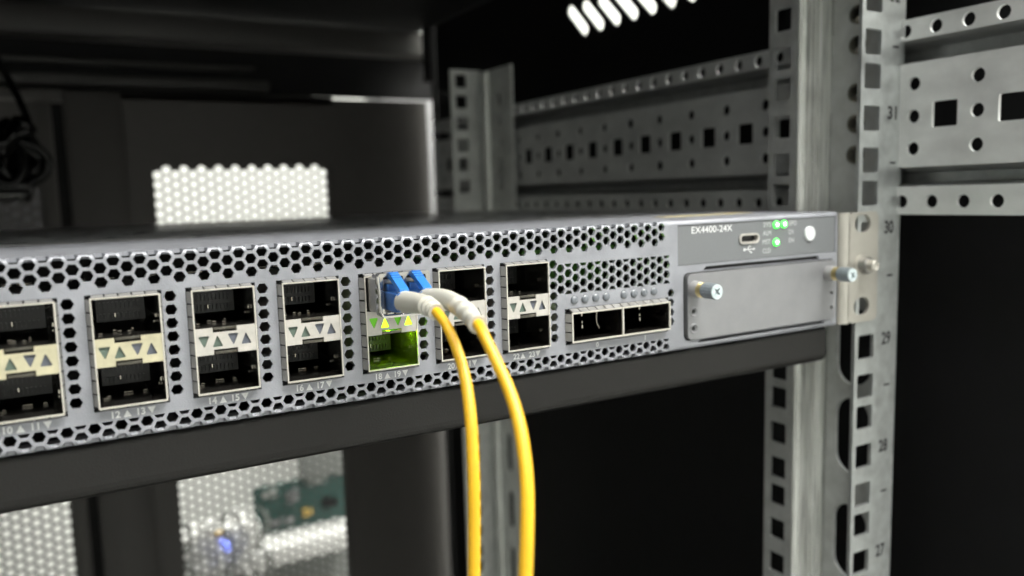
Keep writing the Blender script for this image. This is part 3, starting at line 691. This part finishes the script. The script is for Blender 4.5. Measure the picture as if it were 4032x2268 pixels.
# ---- mounting ear
ear = MB(); er = sheet(rrect(224.2, 241.5, 0.5, 43.2, 2.6, 4), [rrect(227.6, 236.8, 35.4, 42.1, 3.3, 6), rrect(227.6, 236.8, 3.4, 10.1, 3.3, 6)], XZ(-2.2), 1.2)
er.v = [((224.0 if p[0] < 226.9 else p[0]), p[1], (0.5 if p[0] < 226.9 and p[2] < 3 else 43.2 if p[0] < 226.9 and p[2] > 40 else p[2])) for p in er.v] if False else er.v
prof = [(224.6, -2.2)]+[(224.0-3.2*math.sin(a), 1.0-3.2*math.cos(a)) for a in [PI/2*k/6 for k in range(7)]]+[(220.8, 40.0)]
prof2 = [(224.6, -1.0)]+[(224.0-2.0*math.sin(a), 1.0-2.0*math.cos(a)) for a in [PI/2*k/6 for k in range(7)]]+[(222.0, 40.0)]
n = len(prof)
vs = [(a, b, .5) for a, b in prof]+[(a, b, 43.2) for a, b in prof]+[(a, b, .5) for a, b in prof2]+[(a, b, 43.2) for a, b in prof2]
fs = []
for i in range(n-1): fs += [(i, i+1, n+i+1, n+i), (2*n+i, 3*n+i, 3*n+i+1, 2*n+i+1), (i, 2*n+i, 2*n+i+1, i+1), (n+i, n+i+1, 3*n+i+1, 3*n+i)]
er2 = MB(); er2.v = [p for p in er.v]; er2.f = [f for f in er.f]; er2.add(vs, fs)
er2.build('mounting_ear', M['ear'], sw, smooth=40)
# yellow sticker on the top edge
MB().box(161, 207, 30, 36, H-0.05, H+0.05).build('sticker', M['sticker'], sw, smooth=0)

# ---- bolt through the ear
bo = tag(empty('rack_bolt', (231.8, -2.3, 22.8)), 'nickel bolt holding the switch ear to the front post', 'bolt')
MB().lathe_y(231.8, 22.8, [(-2.22, 4.1), (-2.8, 4.1), (-3.0, 3.7)], 24).build('washer', M['ear'], bo)
MB().lathe_y(231.8, 22.8, [(-3.0, 3.5), (-5.6, 3.3), (-6.2, 2.9)], 24).build('bolt_head', M['sfp_grey'], bo)
MB().lathe_y(231.8, 22.8, [(-6.2, 2.2), (-8.4, 2.2), (-8.8, 1.7), (-8.2, .9)], 18).build('stud_tip', M['ear'], bo)

# ================================================================== transceiver in the port
sf = tag(empty('transceiver', (38.4, -5, 24.4)), 'bright metal transceiver plugged into the green lit port', 'transceiver')
a0, a1, b0, b1 = 31.75, 45.05, 24.75, 33.3
MB().box(a0, a1, -9.3, -8.3, b0, b1).box(a0, a0+.5, -8.3, 25, b0, b1).box(a1-.5, a1, -8.3, 25, b0, b1).box(a0+.5, a1-.5, -8.3, 25, b1-.5, b1).box(a0+.5, a1-.5, -8.3, 25, b0, b0+.5).build('shell', M['sfp_grey'], sf, smooth=0)
e0, e1, g0, g1 = 31.2, 45.5, 24.0, 35.1
sheet(rrect(e0, e1, g0, g1, .7, 3), [rrect(32.5, 37.95, 25.2, 34.2, .3, 2), rrect(38.85, 44.3, 25.2, 34.2, .3, 2)], XZ(-11.8), 2.4).build('front_bezel', M['sfp'], sf)
MB().tube([(31.0, -9.0, 34.4), (30.9, -12.2, 34.2), (30.95, -13.2, 30), (31.0, -12.9, 25.4), (31.8, -12.6, 24.2), (45.2, -12.6, 24.2)], 0.5, 10).build('bail_latch', M['sfp'], sf)
bt = MB()
for k in range(5): bt.box(33.0+k*2.3, 34.7+k*2.3, -12.6, -11.9, 24.4, 25.3, .15)
bt.build('front_tab', M['sfp'], sf)
MB().box(32.4, 44.4, -9.2, -8.9, 25, 34.3).build('socket_interior', M['contact'], sf, smooth=0)

# ================================================================== fibre cables
def smooth_path(pts, n=6):
    P = [Vector(p) for p in pts]; out = []
    for i in range(len(P)-1):
        a, b, c, d = P[max(i-1, 0)], P[i], P[i+1], P[min(i+2, len(P)-1)]
        for k in range(n):
            t = k/n; out.append(0.5*((2*b)+(c-a)*t+(2*a-5*b+4*c-d)*t*t+(3*b-a-3*c+d)*t**3))
    out.append(P[-1]); return out
def fiber(cx, label, boot, rb, cord, rc, lever_mat):
    t = tag(empty('fiber_cable', (cx, -19, 26)), label, 'fibre cable', 'yellow fibre cables in the lit port')
    cz = 28.3
    b = MB(); b.box(cx-2.25, cx+2.25, -18.6, -10.2, cz-2.6, cz+2.1, .25); con = b.build('connector', M['blue'], t)
    MB().box(cx-1.7, cx+1.7, -11.9, -9.4, cz+2.15, cz+4.0, .2).build('plug_nose', M['blue'], con)
    pr = [(-10.6, 35.2), (-12.0, 35.3), (-13.3, 34.6), (-18.9, 31.6), (-19.2, 30.3), (-18.4, 30.1), (-13.0, 33.3), (-10.6, 33.9)]
    MB().prism(pr, lambda y, z: (cx-1.2, y, z), lambda y, z: (cx+1.2, y, z)).build('latch_lever', lever_mat, con, smooth=0)
    rb_ = MB()
    for k in range(3):
        y = -12.2-k*.95; z = 35.28-k*.52
        rb_.box(cx-1.22, cx+1.22, y-.32, y, z-.25, z+.12, .08)
    rb_.build('lever_rib', lever_mat, con)
    MB().box(cx-2.2, cx+2.2, -20.2, -18.6, cz-2.4, cz+2.5, .7).build('boot_clip', lever_mat, con)
    P = smooth_path(boot, 22); n = len(P); R = []
    for i in range(n):
        u = i/(n-1); r = rb[0]+(rb[1]-rb[0])*min(1, u*1.15)
        for c in (0.58, 0.70, 0.82):
            if abs(u-c) < 0.02: r *= 1.10
            elif abs(u-c-.045) < 0.024: r *= .83
        if u > .94: r *= 1.08
        R.append(r)
    MB().tube(P, R, 20).build('strain_relief_boot', M['boot'], t, smooth=60)
    Q = smooth_path(cord, 8)
    n = len(Q); MB().tube(Q, [rc[0]+(rc[1]-rc[0])*min(1, i/(n*.42)) for i in range(n)], 16).build('cord', M['yellow'], t, smooth=60)
fiber(35.2, 'yellow fibre cable with the shorter boot, plugged into the left socket of the transceiver', [(35.2, -18.8, 28.3), (35.3, -25, 28.7), (35.1, -31, 28.9), (34.8, -36, 28.5), (34.5, -39, 28.0)], (2.85, 1.85),
      [(35.0, -33, 28.8), (34.4, -39.5, 28.0), (35.0, -43.9, 24.7), (35.2, -48.1, 19.8), (34.7, -51.9, 15.1), (33.7, -55.4, 10.4), (32.3, -59.0, 3.6), (30.3, -62.8, -7.3), (28.5, -65.0, -22.9), (27.0, -66.2, -39.1), (25.5, -67, -60), (24, -67.5, -90)], (1.08, 1.31), M['blue_lever'])
fiber(41.4, 'yellow fibre cable with the longer boot, plugged into the right socket of the transceiver', [(41.4, -18.8, 28.5), (41.2, -28, 29.4), (39.6, -38, 29.5), (37.4, -49, 28.6), (35.6, -57, 27.2)], (2.75, 1.85),
      [(37.4, -49, 28.6), (35.4, -58.2, 26.9), (35.9, -63.2, 21.3), (36.2, -67.8, 16.1), (35.9, -71.7, 11.2), (35.0, -75.3, 5.8), (33.5, -78.8, -0.8), (31.8, -81.2, -8.0), (30.2, -82.8, -16.6), (28.0, -84.3, -30.5), (25.6, -85.5, -52), (23, -86, -85)], (1.12, 1.34), M['blue_lever'])

# ================================================================== black cord hanging at the rear left
bu = tag(empty('cable_bundle', (-47, 380, 66)), 'glossy black power cord coiled and tied, hanging beside the rear door seam', 'cable bundle')
MB().tube(smooth_path([(-66, 400, 212), (-58, 392, 160), (-51.5, 388, 140), (-45, 383, 123), (-40.5, 379, 107), (-41, 379, 98)], 6), 2.2, 12).build('cord', M['cord'], bu, smooth=60)
rr = random.Random(3)
for k in range(14):
    a, b = 11+rr.uniform(-6, 8), 14+rr.uniform(-7, 6); cx, cy, cz = -53+rr.uniform(-4, 4), 374+k*2.0, 82+rr.uniform(-4, 4); tl = rr.uniform(-.6, .6)
    ring = []
    for i in range(33):
        w = 2*PI*i/32; ring.append((cx+a*math.cos(w)*math.cos(tl)-b*.4*math.sin(w)*math.sin(tl), cy+3*math.sin(w+k), cz+b*math.sin(w)))
    MB().tube(ring, 3.0, 10).build('coil_loop', M['cord'], bu, smooth=60)
MB().tube(smooth_path([(-41, 372, 106), (-46, 371, 100), (-54, 372, 93), (-60, 376, 88)], 4), [6+2*math.sin(i*.9) for i in range(13)], 12).build('tie', M['cord'], bu, smooth=60)
MB().tube(smooth_path([(-47, 384, 107), (-54, 385, 96), (-57, 386, 82), (-54, 386, 66)], 5), [4+6.5*math.sin(.2+i*.17) for i in range(16)], 12).build('folded_bundle', M['cord'], bu, smooth=60)
MB().box(-62, -42, 369, 392, 62, 72, 3).build('plug', M['cord'], bu)
print('objects', len(bpy.data.objects))
